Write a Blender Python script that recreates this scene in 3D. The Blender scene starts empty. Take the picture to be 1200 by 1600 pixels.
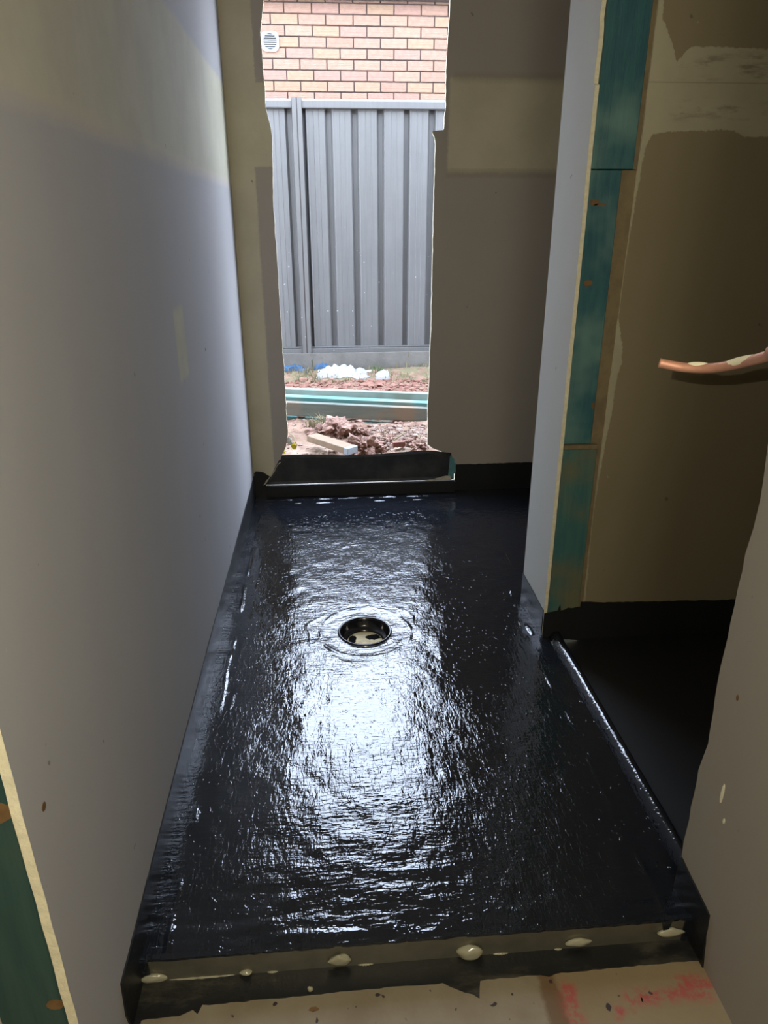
import bpy, bmesh, math, random
import numpy as np
from mathutils import Vector, Matrix, noise
from mathutils.geometry import tessellate_polygon

S = bpy.context.scene
C = S.collection
random.seed(7)
# ------------------------------------------------------------------ camera
F, PITCH, YAW, ROLL, H = 1096.0, 0.390342, 0.0791453, -0.0021689, 1.25
fw = Vector((math.sin(YAW)*math.cos(PITCH), math.cos(YAW)*math.cos(PITCH), -math.sin(PITCH)))
rt = Vector((math.cos(YAW), -math.sin(YAW), 0)); up = rt.cross(fw)
c_, s_ = math.cos(ROLL), math.sin(ROLL)
rt, up = c_*rt + s_*up, -s_*rt + c_*up
CAM = Vector((0, 0, H))
cd = bpy.data.cameras.new('camera'); cam = bpy.data.objects.new('camera', cd); C.objects.link(cam)
m = Matrix((rt, up, -fw)).transposed().to_4x4(); m.translation = CAM; cam.matrix_world = m
cd.sensor_fit = 'VERTICAL'; cd.sensor_height = 32; cd.sensor_width = 24; cd.lens = F*32/1600
cd.clip_start = 0.01
S.camera = cam
def on(ax, val, u, v):
    d = (u-600)/F*rt - (v-800)/F*up + fw
    t = (val-CAM[ax])/d[ax]
    return CAM + d*t
# ------------------------------------------------------------------ world: bright overcast sky
w = bpy.data.worlds.new('overcast_sky'); S.world = w; w.use_nodes = True
nt = w.node_tree; bg = nt.nodes['Background']
tc = nt.nodes.new('ShaderNodeTexCoord'); sp = nt.nodes.new('ShaderNodeSeparateXYZ')
rp = nt.nodes.new('ShaderNodeValToRGB')
nt.links.new(tc.outputs['Generated'], sp.inputs[0]); nt.links.new(sp.outputs['Z'], rp.inputs[0])
rp.color_ramp.elements[0].color = (0.77, 0.87, 1.04, 1); rp.color_ramp.elements[1].color = (0.70, 0.83, 1.09, 1)
nt.links.new(rp.outputs[0], bg.inputs['Color']); bg.inputs['Strength'].default_value = 14.0
# ------------------------------------------------------------------ lamps: added hall fill and the phone flash
def lamp(name, kind, loc, power, col, **kw):
    d = bpy.data.lights.new(name, kind); d.energy = power; d.color = col
    o = bpy.data.objects.new(name, d); o.location = loc; C.objects.link(o)
    for k, v in kw.items(): setattr(d, k, v)
    return o
lamp('hall_fill_light', 'POINT', (0.1, -1.0, 2.1), 60, (1, .95, .76), shadow_soft_size=.30)  # unseen fill lamp, added behind the camera to brighten the interior walls
lamp('phone_flash', 'POINT', CAM - rt*.036 + up*.031, 20, (1, .96, .80), shadow_soft_size=.002)
S.view_settings.view_transform = 'Standard'; S.view_settings.look = 'None'
S.view_settings.exposure = 0.0; S.view_settings.gamma = 1.0
S.view_settings.use_curve_mapping = False
S.cycles.max_bounces = 10; S.cycles.diffuse_bounces = 6; S.cycles.use_denoising = True
S.cycles.caustics_reflective = False; S.cycles.caustics_refractive = False

# ------------------------------------------------------------------ node helpers
def dim(c, k): return tuple(q*k*.86 for q in c[:3]) + (1,)
def srgb(r, g, b):
    f = lambda c: (c/255/12.92) if c/255 <= .04045 else ((c/255+.055)/1.055)**2.4
    return (f(r), f(g), f(b), 1)
class N:
    def __init__(s, name, rough=.6, metal=0.0, spec=.5):
        s.m = bpy.data.materials.new(name); s.m.use_nodes = True
        s.t = s.m.node_tree; s.b = s.t.nodes['Principled BSDF']
        s.b.inputs['Roughness'].default_value = rough; s.b.inputs['Metallic'].default_value = metal
        s.b.inputs['Specular IOR Level'].default_value = spec
        s.tc = s.t.nodes.new('ShaderNodeTexCoord')
        s.co = s.tc.outputs['Object']
    def L(s, a, b): s.t.links.new(a, b)
    def setin(s, inp, v):
        if isinstance(v, bpy.types.NodeSocket): s.L(v, inp)
        else: inp.default_value = v
    def noise(s, scale, detail=3, rough=.55, co=None, dist=0.0):
        n = s.t.nodes.new('ShaderNodeTexNoise'); n.inputs['Scale'].default_value = scale
        n.inputs['Detail'].default_value = detail; n.inputs['Roughness'].default_value = rough
        n.inputs['Distortion'].default_value = dist
        s.L(co or s.co, n.inputs['Vector']); return n.outputs['Fac']
    def scaled(s, v, co=None):
        n = s.t.nodes.new('ShaderNodeMapping'); n.inputs['Scale'].default_value = v
        s.L(co or s.co, n.inputs['Vector']); return n.outputs[0]
    def math(s, op, a, b=0.0, c=None, clamp=False):
        n = s.t.nodes.new('ShaderNodeMath'); n.operation = op; n.use_clamp = clamp
        s.setin(n.inputs[0], a); s.setin(n.inputs[1], b)
        if c is not None: s.setin(n.inputs[2], c)
        return n.outputs[0]
    def ramp(s, v, a, b, lo=0.0, hi=1.0):
        n = s.t.nodes.new('ShaderNodeMapRange'); n.interpolation_type = 'SMOOTHSTEP'
        s.setin(n.inputs['Value'], v); n.inputs['From Min'].default_value = a; n.inputs['From Max'].default_value = b
        n.inputs['To Min'].default_value = lo; n.inputs['To Max'].default_value = hi
        return n.outputs[0]
    def mix(s, f, a, b):
        n = s.t.nodes.new('ShaderNodeMix'); n.data_type = 'RGBA'
        s.setin(n.inputs[0], f); s.setin(n.inputs[6], a); s.setin(n.inputs[7], b); return n.outputs[2]
    def xyz(s, co=None):
        n = s.t.nodes.new('ShaderNodeSeparateXYZ'); s.L(co or s.co, n.inputs[0]); return n.outputs
    def col(s, v): s.setin(s.b.inputs['Base Color'], v)
    def rough(s, v): s.setin(s.b.inputs['Roughness'], v)
    def bump(s, h, dist=.001, strength=1.0, normal=None):
        n = s.t.nodes.new('ShaderNodeBump'); n.inputs['Distance'].default_value = dist
        n.inputs['Strength'].default_value = strength
        s.L(h, n.inputs['Height'])
        if normal: s.L(normal, n.inputs['Normal'])
        s.L(n.outputs[0], s.b.inputs['Normal']); return n.outputs[0]
    def rect(s, u, v, u0, u1, v0, v1, e=.01):
        a = s.math('MULTIPLY', s.ramp(u, u0-e, u0+e), s.ramp(u, u1-e, u1+e, 1, 0))
        b = s.math('MULTIPLY', s.ramp(v, v0-e, v0+e), s.ramp(v, v1-e, v1+e, 1, 0))
        return s.math('MULTIPLY', a, b)
    def wob(s, u, amp, scale, seed=0.0):
        mp = s.t.nodes.new('ShaderNodeMapping'); mp.inputs['Location'].default_value = (seed, seed*1.7, seed*.6)
        s.L(s.co, mp.inputs['Vector'])
        n = s.noise(scale, 4, .6, mp.outputs[0])
        return s.math('ADD', u, s.math('MULTIPLY', s.math('SUBTRACT', n, .5), amp))
    def curve(s, v, pts):     # piecewise linear function of a coordinate
        xs = [p[0] for p in pts]; ys = [p[1] for p in pts]; lo, hi, a, b = min(xs), max(xs), min(ys), max(ys)
        n = s.t.nodes.new('ShaderNodeFloatCurve'); c = n.mapping.curves[0]
        P = [((x-lo)/(hi-lo), (y-a)/(b-a+1e-9)) for x, y in pts]
        while len(c.points) < len(P): c.points.new(.5, .5)
        for q, p in zip(c.points, P): q.location = p; q.handle_type = 'VECTOR'
        n.mapping.update()
        s.L(s.math('DIVIDE', s.math('SUBTRACT', v, lo), hi-lo, clamp=True), n.inputs['Value'])
        return s.math('ADD', s.math('MULTIPLY', n.outputs[0], b-a), a)
    def below(s, u, e, soft=.002):   # 1 where u < e
        return s.ramp(s.math('SUBTRACT', u, e), -soft, soft, 1, 0)
    def union(s, ms):
        o = ms[0]
        for q in ms[1:]: o = s.math('MAXIMUM', o, q)
        return o
def simple(name, col, rough=.6, metal=0.0, spec=.5, var=.12, scale=12, bump=0.0, bscale=60, col2=None):
    n = N(name, rough, metal, spec)
    f = n.ramp(n.noise(scale, 4), .3, .7)
    if col2 is None: col2 = tuple(c*(1-var) for c in col[:3]) + (1,)
    n.col(n.mix(f, col, col2))
    if bump: n.bump(n.noise(bscale, 4), bump)
    return n.m
# ------------------------------------------------------------------ object helpers
def link(name, me, mats, parent=None):
    o = bpy.data.objects.new(name, me); C.objects.link(o)
    if not isinstance(mats, (list, tuple)): mats = [mats]
    if not me.materials:
        for q in mats: me.materials.append(q)
    if parent: o.parent = parent
    return o
def from_bm(name, bm, mats, parent=None, smooth=False, origin=None):
    bmesh.ops.recalc_face_normals(bm, faces=bm.faces)
    if origin is not None: bmesh.ops.translate(bm, verts=bm.verts, vec=-Vector(origin))
    me = bpy.data.meshes.new(name); bm.to_mesh(me); bm.free()
    if smooth:
        for p in me.polygons: p.use_smooth = True
    o = link(name, me, mats, parent)
    if origin is not None:
        o.location = Vector(origin)
        if parent: o.location = Vector(origin) - parent.location
    return o
def tag(o, label=None, cat=None, group=None, kind=None):
    if label: o['label'] = label
    if cat: o['category'] = cat
    if group: o['group'] = group
    if kind: o['kind'] = kind
    return o
def thing(name, loc, label, cat, group=None):
    o = bpy.data.objects.new(name, None); o.empty_display_size = .1; C.objects.link(o); o.location = loc
    return tag(o, label, cat, group)
def P3(ax, a, p):      # point from 2D in the plane across axis ax
    return Vector((a, p[0], p[1])) if ax == 0 else Vector((p[0], a, p[1])) if ax == 1 else Vector((p[0], p[1], a))
def slab(bm, pts, ax, a0, a1, side_mat=0, face_mat=0):
    v0 = [bm.verts.new(P3(ax, a0, p)) for p in pts]; v1 = [bm.verts.new(P3(ax, a1, p)) for p in pts]
    n = len(pts)
    if n <= 4: tris = [tuple(range(n))]
    else: tris = tessellate_polygon([[Vector((p[0], p[1], 0)) for p in pts]])
    for t in tris:
        for vv_ in ([v0[k] for k in t], [v1[k] for k in t][::-1]):
            try: bm.faces.new(vv_).material_index = face_mat
            except ValueError: pass
    for i in range(n):
        f = bm.faces.new((v0[i], v0[(i+1) % n], v1[(i+1) % n], v1[i])); f.material_index = side_mat
def box(bm, a, b, mat=0):
    slab(bm, [(a[0], a[1]), (b[0], a[1]), (b[0], b[1]), (a[0], b[1])], 2, a[2], b[2], mat, mat)
def beam(p, q, wid, hgt, upv=(0, 0, 1)):  # bmesh of a beam from p to q, section wid x hgt
    bm = bmesh.new(); p, q = Vector(p), Vector(q); d = (q-p).normalized(); u = Vector(upv)
    sd = d.cross(u).normalized(); u = sd.cross(d)
    vs = []
    for e in (p, q):
        vs.append([bm.verts.new(e + sd*a*wid/2 + u*b*hgt/2) for a, b in ((-1, -1), (1, -1), (1, 1), (-1, 1))])
    bm.faces.new(vs[0]); bm.faces.new(vs[1][::-1])
    for i in range(4): bm.faces.new((vs[0][i], vs[0][(i+1) % 4], vs[1][(i+1) % 4], vs[1][i]))
    bmesh.ops.bevel(bm, geom=bm.edges[:], offset=min(wid, hgt)*.06, segments=1, affect='EDGES')
    return bm
def rag(pts, step=.02, amp=.002, seed=0):   # subdivide an open polyline and jitter it
    out = []; rnd = random.Random(seed)
    for (a, b) in zip(pts[:-1], pts[1:]):
        L = math.dist(a, b); n = max(1, int(L/step)); nx, ny = -(b[1]-a[1])/max(L, 1e-6), (b[0]-a[0])/max(L, 1e-6)
        for i in range(n):
            t = i/n; j = 0 if i == 0 and not out else rnd.uniform(-amp, amp)
            out.append((a[0]+(b[0]-a[0])*t+nx*j, a[1]+(b[1]-a[1])*t+ny*j))
    out.append(pts[-1]); return out
def blob(bm, c, r, seed=0, amp=.25, sub=2, fr=1.3, fine=0):
    g = bmesh.ops.create_icosphere(bm, subdivisions=sub, radius=1)
    for v in g['verts']:
        k = 1 + amp*noise.noise(v.co*fr + Vector((seed*3.1, seed*1.7, seed*.9)))*1.6
        if fine: k += fine*(noise.noise(v.co*4.5+Vector((seed, 3, 1)))+.6*noise.noise(v.co*9+Vector((seed, 7, 1))))
        v.co = Vector((v.co.x*r[0]*k, v.co.y*r[1]*k, v.co.z*r[2]*k)) + Vector(c)
    return g['verts']

def tube(bm, path, rad, seg=16, cap=True):
    pts = []
    for i in range(len(path)-1):
        a = path[max(0, i-1)]; b = path[i]; c = path[i+1]; d = path[min(len(path)-1, i+2)]
        for k in range(8):
            t = k/8; pts.append(.5*((2*b)+(c-a)*t+(2*a-5*b+4*c-d)*t*t+(3*b-a-3*c+d)*t**3))
    pts.append(path[-1]); rs = []
    for i, p in enumerate(pts):
        d = (pts[min(i+1, len(pts)-1)]-pts[max(i-1, 0)]).normalized(); s1 = d.cross(Vector((0, 0, 1))).normalized(); s2 = s1.cross(d)
        r = rad(i/(len(pts)-1)) if callable(rad) else rad
        rs.append([bm.verts.new(p+s1*math.cos(2*math.pi*k/seg)*r+s2*math.sin(2*math.pi*k/seg)*r) for k in range(seg)])
    for a, b in zip(rs[:-1], rs[1:]):
        for k in range(seg): bm.faces.new((a[k], a[(k+1) % seg], b[(k+1) % seg], b[k]))
    if cap: bm.faces.new(rs[0]); bm.faces.new(rs[-1][::-1])
    return pts
# ------------------------------------------------------------------ materials
def board_mat(name, masks, extra=None, pre=None, paper=srgb(166, 157, 147), comp=srgb(196, 187, 162), uvax=(0, 2)):
    n = N(name, .8, spec=.25)
    o = n.xyz(); u0, v0 = o[uvax[0]], o[uvax[1]]
    u = n.wob(n.wob(u0, .010, 26, 1), .010, 110, 3); v = n.wob(n.wob(v0, .012, 22, 5), .010, 110, 8)
    big = n.ramp(n.noise(2.5, 4), .3, .7)
    pap = n.mix(n.math('MULTIPLY', big, .5), paper, tuple(c*.92 for c in paper[:3])+(1,))
    cm = n.mix(n.ramp(n.noise(6, 5, .6), .35, .7), comp, tuple(c*.90 for c in comp[:3])+(1,))
    ms = []
    if pre: ms += pre(n, u, v)
    for (a, b, c, d, e) in masks:
        ms.append(n.rect(u, v, a, b, c, d, e))
    col = pap; mk = None
    if ms:
        mk = n.union(ms); col = n.mix(mk, pap, cm)
    if extra: col = extra(n, u, v, col, mk)
    # small scuffs and specks
    sc = n.ramp(n.noise(38, 6, .7, n.scaled((1, 1, 1))), .70, .76)
    col = n.mix(n.math('MULTIPLY', sc, .35), col, srgb(205, 198, 185))
    dk = n.ramp(n.noise(23, 2, .5), .765, .79)
    col = n.mix(n.math('MULTIPLY', dk, .5), col, srgb(70, 55, 48))
    n.col(col)
    h = n.noise(90, 3)
    if mk is not None: h = n.math('ADD', h, n.math('MULTIPLY', mk, 1.5))
    n.bump(h, .0004, .6)
    return n.m
M = {}
def back_extra(n, u, v, col, mk):
    # feathered edges of the joint bands are paler and thinner
    a = n.rect(u, v, .53, 1.8, 1.43, 1.465, .006); b = n.rect(u, v, .55, 1.8, 1.785, 1.82, .012)
    f = n.math('MULTIPLY', n.union([a, b]), .45)
    return n.mix(f, col, srgb(150, 140, 122))
M['back'] = board_mat('plasterboard_back', [
    (-.5, -.277, -.2, 2.6, .006), (-.5, -.10, 1.47, 1.775, .004), (-.5, -.253, 1.7, 2.6, .004),
    (.535, 1.9, 1.45, 1.80, .008)], back_extra)
def left_extra(n, u, v, col, mk):
    f = n.rect(u, v, .0, 3.4, 1.385, 1.42, .012)
    return n.mix(n.math('MULTIPLY', f, n.math('MULTIPLY', n.noise(7, 4), .9)), col, srgb(196, 186, 168))
M['left'] = board_mat('plasterboard_left', [(.0, 3.4, 1.405, 1.765, .014), (1.84, 1.965, .87, 1.05, .012)],
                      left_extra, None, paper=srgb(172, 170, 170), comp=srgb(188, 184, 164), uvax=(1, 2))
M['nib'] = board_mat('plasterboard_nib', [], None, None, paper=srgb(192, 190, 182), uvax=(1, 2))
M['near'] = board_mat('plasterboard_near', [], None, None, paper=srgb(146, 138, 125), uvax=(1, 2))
def wallb_extra(n, u, v, col, mk):
    g = n.ramp(n.noise(26, 5, .7, n.scaled((.35, 1, 1.6))), .50, .68)
    a = n.rect(u, v, .88, 2.0, 1.575, 1.63, .018); b = n.rect(u, v, .87, 2.0, 1.49, 1.525, .018)
    col = n.mix(n.math('MULTIPLY', n.math('MULTIPLY', n.union([a, b]), g), .75), col, srgb(120, 112, 98))
    l = n.rect(n.wob(n.xyz()[0], .001, 5), n.xyz()[2], .80, 2.0, 1.5675, 1.5695, .0008)
    col = n.mix(n.math('MULTIPLY', l, .4), col, srgb(95, 85, 66))
    br = n.ramp(n.noise(1.8, 4), .35, .65)
    return n.mix(n.math('MULTIPLY', br, .25), col, srgb(125, 112, 84))
def wallb_pre(n, u, v):
    e = n.curve(v, [(.09, .803), (.131, .806), (.17, .801), (.22, .8045), (.35, .796), (.52, .799), (.60, .806), (.656, .808), (.75, .817), (.85, .818), (.885, .826), (.93, .821), (.98, .808), (1.03, .795), (1.06, .796), (1.2, .803), (1.35, .811), (1.42, .817), (1.45, .83), (1.463, .88), (1.468, 1.2), (1.60, 1.3), (1.632, 1.25), (1.634, .905), (1.625, .885), (1.63, .86), (1.648, .855), (1.652, .825), (1.68, .817), (2.5, .818)])
    e2 = n.curve(u, [(.79, 1.42), (.818, 1.43), (.83, 1.455), (.87, 1.462), (1.04, 1.467), (1.07, 1.452), (1.3, 1.452), (1.75, 1.46)])
    e3 = n.curve(u, [(.79, 1.70), (.825, 1.69), (.85, 1.655), (.868, 1.61), (.885, 1.63), (.90, 1.645), (1.1, 1.64), (1.75, 1.65)])
    band = n.math('MULTIPLY', n.math('SUBTRACT', 1.0, n.below(v, e2)), n.below(v, e3))
    left = n.below(u, n.curve(v, [(.09, .803), (.131, .806), (.17, .801), (.22, .8045), (.35, .796), (.52, .799), (.60, .806), (.656, .808), (.75, .817), (.85, .818), (.885, .826), (.93, .821), (.98, .808), (1.03, .795), (1.06, .796), (1.2, .803), (1.35, .811), (1.42, .817), (1.7, .818), (2.5, .818)]))
    return [band, left]
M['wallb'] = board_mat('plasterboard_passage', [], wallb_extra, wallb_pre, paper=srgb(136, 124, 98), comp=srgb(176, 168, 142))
M['plain'] = board_mat('plasterboard_hall', [], None, uvax=(1, 2))
M['gyp'] = simple('gypsum_core', srgb(232, 222, 190), .9, var=.15, scale=80, bump=.001, bscale=200)
M['ceil'] = simple('ceiling_board', srgb(205, 200, 190), .9)
def membrane(name, wet=.14, fine=.0011, col=(.0105, .0115, .0145, 1), spec=.5):
    n = N(name, wet, spec=spec); n.col(col)
    if fine:
        a = n.noise(120, 2, .45, n.scaled((1.15, .45, 1)), .5)
        b = n.noise(170, 2, .45, n.scaled((.35, 1.1, 1)), .2)
        c = n.noise(30, 2, .5)
        h = n.math('ADD', n.math('MULTIPLY', a, .75), n.math('MULTIPLY', b, .35))
        h = n.math('ADD', h, n.math('MULTIPLY', c, .7))
        n.bump(h, fine, 1.0)
    return n.m
n = N('wet_black_membrane', .055, spec=.8); n.col(n.mix(n.noise(4, 3), (.0065, .008, .011, 1), (.009, .011, .016, 1)))
big = n.ramp(n.noise(3.5, 3, .5), .32, .62)
# trowel ripples running across, wrinkles running along, and raised dots
b1 = n.noise(115, 2, .5, n.scaled((.30, 1, 1)), .3)
lines = n.noise(64, 2, .5, n.scaled((1.25, .33, 1)), .9)
rid = n.ramp(n.math('ABSOLUTE', n.math('SUBTRACT', lines, .5)), .0, .055, 1, 0)
weave = n.noise(100, 1, .4, n.scaled((.5, 1.1, 1)), .2)
rid2 = n.ramp(n.math('ABSOLUTE', n.math('SUBTRACT', weave, .5)), .0, .05, 1, 0)
dots = n.ramp(n.noise(80, 1, .4, n.scaled((1, .75, 1))), .65, .72)
h = n.math('MULTIPLY', b1, .58)
h = n.math('ADD', h, n.math('MULTIPLY', n.noise(85, 2, .5, n.scaled((1.2, .42, 1)), .6), n.math('ADD', n.math('MULTIPLY', big, .35), .36)))
h = n.math('ADD', h, n.math('MULTIPLY', n.noise(30, 1, .5, n.scaled((.6, 1, 1))), .40))
h = n.math('ADD', h, n.math('MULTIPLY', rid, n.math('MULTIPLY', big, .04)))
h = n.math('ADD', h, n.math('MULTIPLY', n.math('MULTIPLY', dots, n.ramp(n.noise(11, 3, .6), .38, .62)), .32))
n.bump(h, .0016, 1.0); M['wet'] = n.m
M['mem'] = membrane('black_membrane', .42, .0006, (.0075, .0078, .009, 1))
M['matt'] = membrane('dull_black_membrane', .6, .0004, (.006, .006, .0062, 1))
n = N('rubber_flap', .5); f = n.ramp(n.noise(9, 5, .6), .35, .75)
n.col(n.mix(f, (.012, .012, .012, 1), (.04, .037, .032, 1))); n.bump(n.noise(30, 4), .002); M['flap'] = n.m
def teal(name, c1, c2, c3, ax):
    n = N(name, .55); sc = [14, 14, 14]; sc[ax] = 1.2
    g = n.noise(3.0, 5, .65, n.scaled(tuple(sc)), .4)
    k = n.ramp(n.noise(5, 3, .5), .45, .68)
    col = n.mix(n.ramp(g, .3, .7), c1, c2); col = n.mix(n.math('MULTIPLY', k, .75), col, c3)
    n.col(col); n.bump(g, .0012); return n.m
M['teal'] = teal('treated_pine_teal', srgb(30, 78, 88), srgb(50, 98, 100), srgb(104, 136, 128), 2)
M['teal2'] = teal('treated_pine_green', srgb(36, 64, 62), srgb(48, 76, 70), srgb(86, 84, 58), 2)
M['teal3'] = teal('treated_pine_mottled', srgb(52, 96, 98), srgb(74, 112, 100), srgb(116, 104, 70), 2)
M['tealout'] = teal('treated_pine_outdoor', dim(srgb(96, 160, 155), 0.50), dim(srgb(130, 190, 182), 0.50), dim(srgb(170, 176, 150), 0.50), 0)
M['tealpale'] = teal('treated_pine_pale', dim(srgb(176, 204, 192), .55), dim(srgb(190, 212, 200), .55), dim(srgb(150, 170, 150), .55), 0)
M['tealbrown'] = teal('treated_pine_weathered', dim(srgb(122, 128, 116), 0.50), dim(srgb(140, 150, 136), 0.50), dim(srgb(172, 140, 108), 0.50), 0)
M['knot'] = simple('bare_wood', srgb(118, 88, 52), .7, var=.3, scale=60)
M['batten'] = simple('raw_timber_batten', srgb(128, 112, 82), .8, var=.25, scale=25, bump=.001, bscale=80)
M['alu'] = simple('dull_aluminium', srgb(140, 136, 120), .38, metal=.75, var=.22, scale=18, bump=.0006, bscale=50)
n = N('cream_adhesive', .12); n.col(srgb(158, 153, 130)); n.b.inputs['Subsurface Weight'].default_value = .2
n.b.inputs['Subsurface Radius'].default_value = (.01, .008, .005); M['glue'] = n.m
# lower floor: tan sheet flooring with spray marks
n = N('particleboard_floor', .55); o = n.xyz(); u = n.wob(o[0], .03, 25, 2); v = n.wob(o[1], .03, 25, 6)
base = n.mix(n.ramp(n.noise(9, 5), .3, .7), srgb(140, 129, 108), srgb(126, 112, 90))
base = n.mix(n.math('MULTIPLY', n.rect(u, v, .365, .8, .2, .9, .01), .55), base, srgb(134, 114, 78))
base = n.mix(n.math('MULTIPLY', n.rect(u, v, .352, .388, .2, .95, .006), .75), base, srgb(96, 66, 36))
sp_ = n.ramp(n.noise(70, 4, .7), .36, .6)
red = n.union([n.rect(u, v, .50, .66, .79, .815, .012), n.rect(u, v, .60, .69, .805, .835, .012), n.rect(u, v, .385, .415, .76, .84, .012), n.rect(u, v, .465, .49, .77, .79, .008)])
base = n.mix(n.math('MULTIPLY', n.math('MULTIPLY', red, sp_), .85), base, srgb(162, 66, 62))
dk = n.ramp(n.noise(55, 1, .4), .73, .76)
base = n.mix(dk, base, srgb(52, 42, 44)); base = n.mix(n.math('MULTIPLY', n.ramp(n.noise(16, 3), .68, .74), .5), base, srgb(140, 92, 60))
n.col(base); n.bump(n.noise(120, 3), .0004); M['ply'] = n.m
def steel(name, c):
    n = N(name, .42, metal=.15); o = n.xyz()
    st = n.noise(60, 3, .6, n.scaled((1, 1, .03))); d = n.ramp(n.noise(3.5, 5, .65), .35, .75)
    dark = tuple(q*.80 for q in c[:3])+(1,)
    col = n.mix(n.math('MULTIPLY', n.ramp(st, .35, .65), .5), c, dark)
    col = n.mix(n.math('MULTIPLY', d, .45), col, tuple(q*.72 for q in c[:3])+(1,))
    wz = n.ramp(o[2], .3, 1.1, 1, 0)
    sk = n.math('MULTIPLY', n.ramp(n.noise(26, 2, .5), .72, .74), wz)
    col = n.mix(sk, col, (.35, .35, .35, 1)); n.col(col); return n.m
M['steel'] = steel('grey_colour_steel', dim(srgb(158, 156, 152), .37)); M['rail'] = steel('grey_rail_steel', dim(srgb(150, 148, 144), .38))
M['post'] = steel('grey_post_steel', dim(srgb(152, 149, 144), .38))
M['conc'] = simple('old_concrete', dim(srgb(150, 144, 134), .42), .9, var=.3, scale=7, bump=.004, bscale=40)
M['mortar'] = simple('dark_mortar', dim(srgb(118, 96, 88), .38), .95)
bricks_m = []
for i, (a, b) in enumerate([((212, 168, 142), (196, 150, 124)), ((216, 172, 144), (200, 156, 128)), ((206, 162, 136), (192, 146, 120)), ((212, 172, 138), (198, 156, 122)), ((210, 164, 142), (196, 150, 128))]):
    n = N('face_brick_%s' % 'abcde'[i], .85); g = n.noise(14, 5, .7, n.scaled((1, 1, 5)))
    n.col(n.mix(n.ramp(g, .35, .65), dim(srgb(*a), .37), dim(srgb(*b), .37))); n.bump(g, .008); bricks_m.append(n.m)
n = N('red_soil', .95); g = n.noise(11, 6, .7)
col = n.mix(n.ramp(g, .3, .65), srgb(128, 90, 68), srgb(192, 154, 126)); o = n.xyz()
pale = n.math('MULTIPLY', n.ramp(o[1], 4.15, 3.75), n.ramp(n.noise(7, 4), .35, .6)); col = n.mix(pale, col, srgb(216, 188, 160))
gr = n.math('MULTIPLY', n.ramp(n.wob(o[1], .3, 6), 5.45, 5.65), n.ramp(n.noise(14, 4), .4, .6)); col = n.mix(gr, col, srgb(140, 132, 92))
n.col(n.mix(.58, col, (0, 0, 0, 1))); n.bump(g, .03); M['soil'] = n.m
M['clod'] = simple('clay_clod', dim(srgb(206, 168, 148), 0.55), .95, var=.3, scale=20, bump=.01, bscale=40, col2=dim(srgb(150, 104, 86), 0.50))
M['stone'] = simple('pale_rubble', dim(srgb(206, 180, 162), 0.50), .95, var=.3, scale=20, col2=dim(srgb(150, 112, 96), 0.50), bump=.006)
M['redchip'] = simple('red_soil_chip', dim(srgb(150, 96, 78), 0.50), .95, col2=dim(srgb(184, 138, 118), 0.50), scale=9)
M['pine'] = simple('raw_pine', dim(srgb(208, 172, 134), 0.38), .7, var=.18, scale=30, bump=.001)
M['endpaint'] = simple('pale_painted_end', dim(srgb(205, 214, 222), 0.42), .6)
M['white'] = simple('white_plastic_sheet', dim(srgb(240, 238, 232), 0.62), .5, var=.08)
M['blue'] = simple('blue_plastic_sheet', dim(srgb(60, 140, 200), 0.42), .4, var=.2)
M['grass'] = simple('green_blades', dim(srgb(108, 136, 62), 0.42), .7, var=.3, scale=30)
M['straw'] = simple('dry_straw', dim(srgb(178, 160, 110), 0.42), .85, var=.3, scale=30)
M['vent'] = simple('white_vent_plastic', dim(srgb(222, 224, 226), 0.34), .5, var=.08)
M['ventdark'] = simple('vent_shadow_grey', dim(srgb(70, 68, 66), 0.3), .8)
M['copper'] = simple('copper', srgb(206, 150, 124), .5, metal=.35, var=.2, scale=30)
M['smear'] = simple('dried_plaster', srgb(232, 222, 190), .9, var=.1)
M['tape'] = simple('yellow_tape', srgb(226, 205, 40), .6, var=.2)
M['torn'] = simple('torn_paper', srgb(200, 192, 176), .9, var=.3, scale=40)
n = N('scuffed_black_lap', .45); n.col(n.mix(n.ramp(n.noise(9, 6, .7, n.scaled((.5, 1.5, 1))), .48, .72), (.008, .008, .008, 1), (.07, .062, .045, 1))); n.bump(n.noise(70, 4), .001); M['lap'] = n.m
n = N('dead_black', .95, spec=.1); n.col((.004, .004, .004, 1)); M['dead'] = n.m
M['blackpaint'] = membrane('black_drips', .25, .0005)
M['clad'] = simple('cladding', srgb(110, 105, 100), .9)  # even grey of the outer cladding

# ------------------------------------------------------------------ room shell
XL, XR, YB, YE, ZC = -.38, .67, 3.29, 1.926, 2.5
OT = 2.36                                     # head of the opening
def struct(name, bm, mats, smooth=False, parent=None):
    o = from_bm(name, bm, mats, parent, smooth)
    if parent is None: o['kind'] = 'structure'
    return o
# left wall: 10 mm board with studs behind, cut end towards the hall
bm = bmesh.new()
slab(bm, rag([(.671, -.05), (.671, .45), (.668, .60), (.673, 1.2), (.671, ZC)], .04, .0012, 3) + [(YB, ZC), (YB, -.05)], 0, XL-.013, XL, 1, 0)
wl = struct('wall_left', bm, [M['left'], M['gyp']])
for i in range(5):
    y = .674 + i*.62
    bm = beam((XL-.060, y+.0225, -.04), (XL-.060, y+.0225, ZC-.005), .09, .045, (0, 1, 0)); from_bm('timber_stud', bm, M['teal2'], wl)
bm = bmesh.new(); slab(bm, [(-.385-.03, .0)]+[(-.43+.045*math.cos(t), .56+.025*math.sin(t)) for t in np.linspace(-1.3, 1.3, 9)], 1, .6725, .6745)
bm.free()
bm = bmesh.new()
slab(bm, [(-.4415+.050*math.cos(t), .600+.022*math.sin(t)) for t in np.linspace(0, 6.28, 16)[:-1]], 1, .6728, .675)
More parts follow.
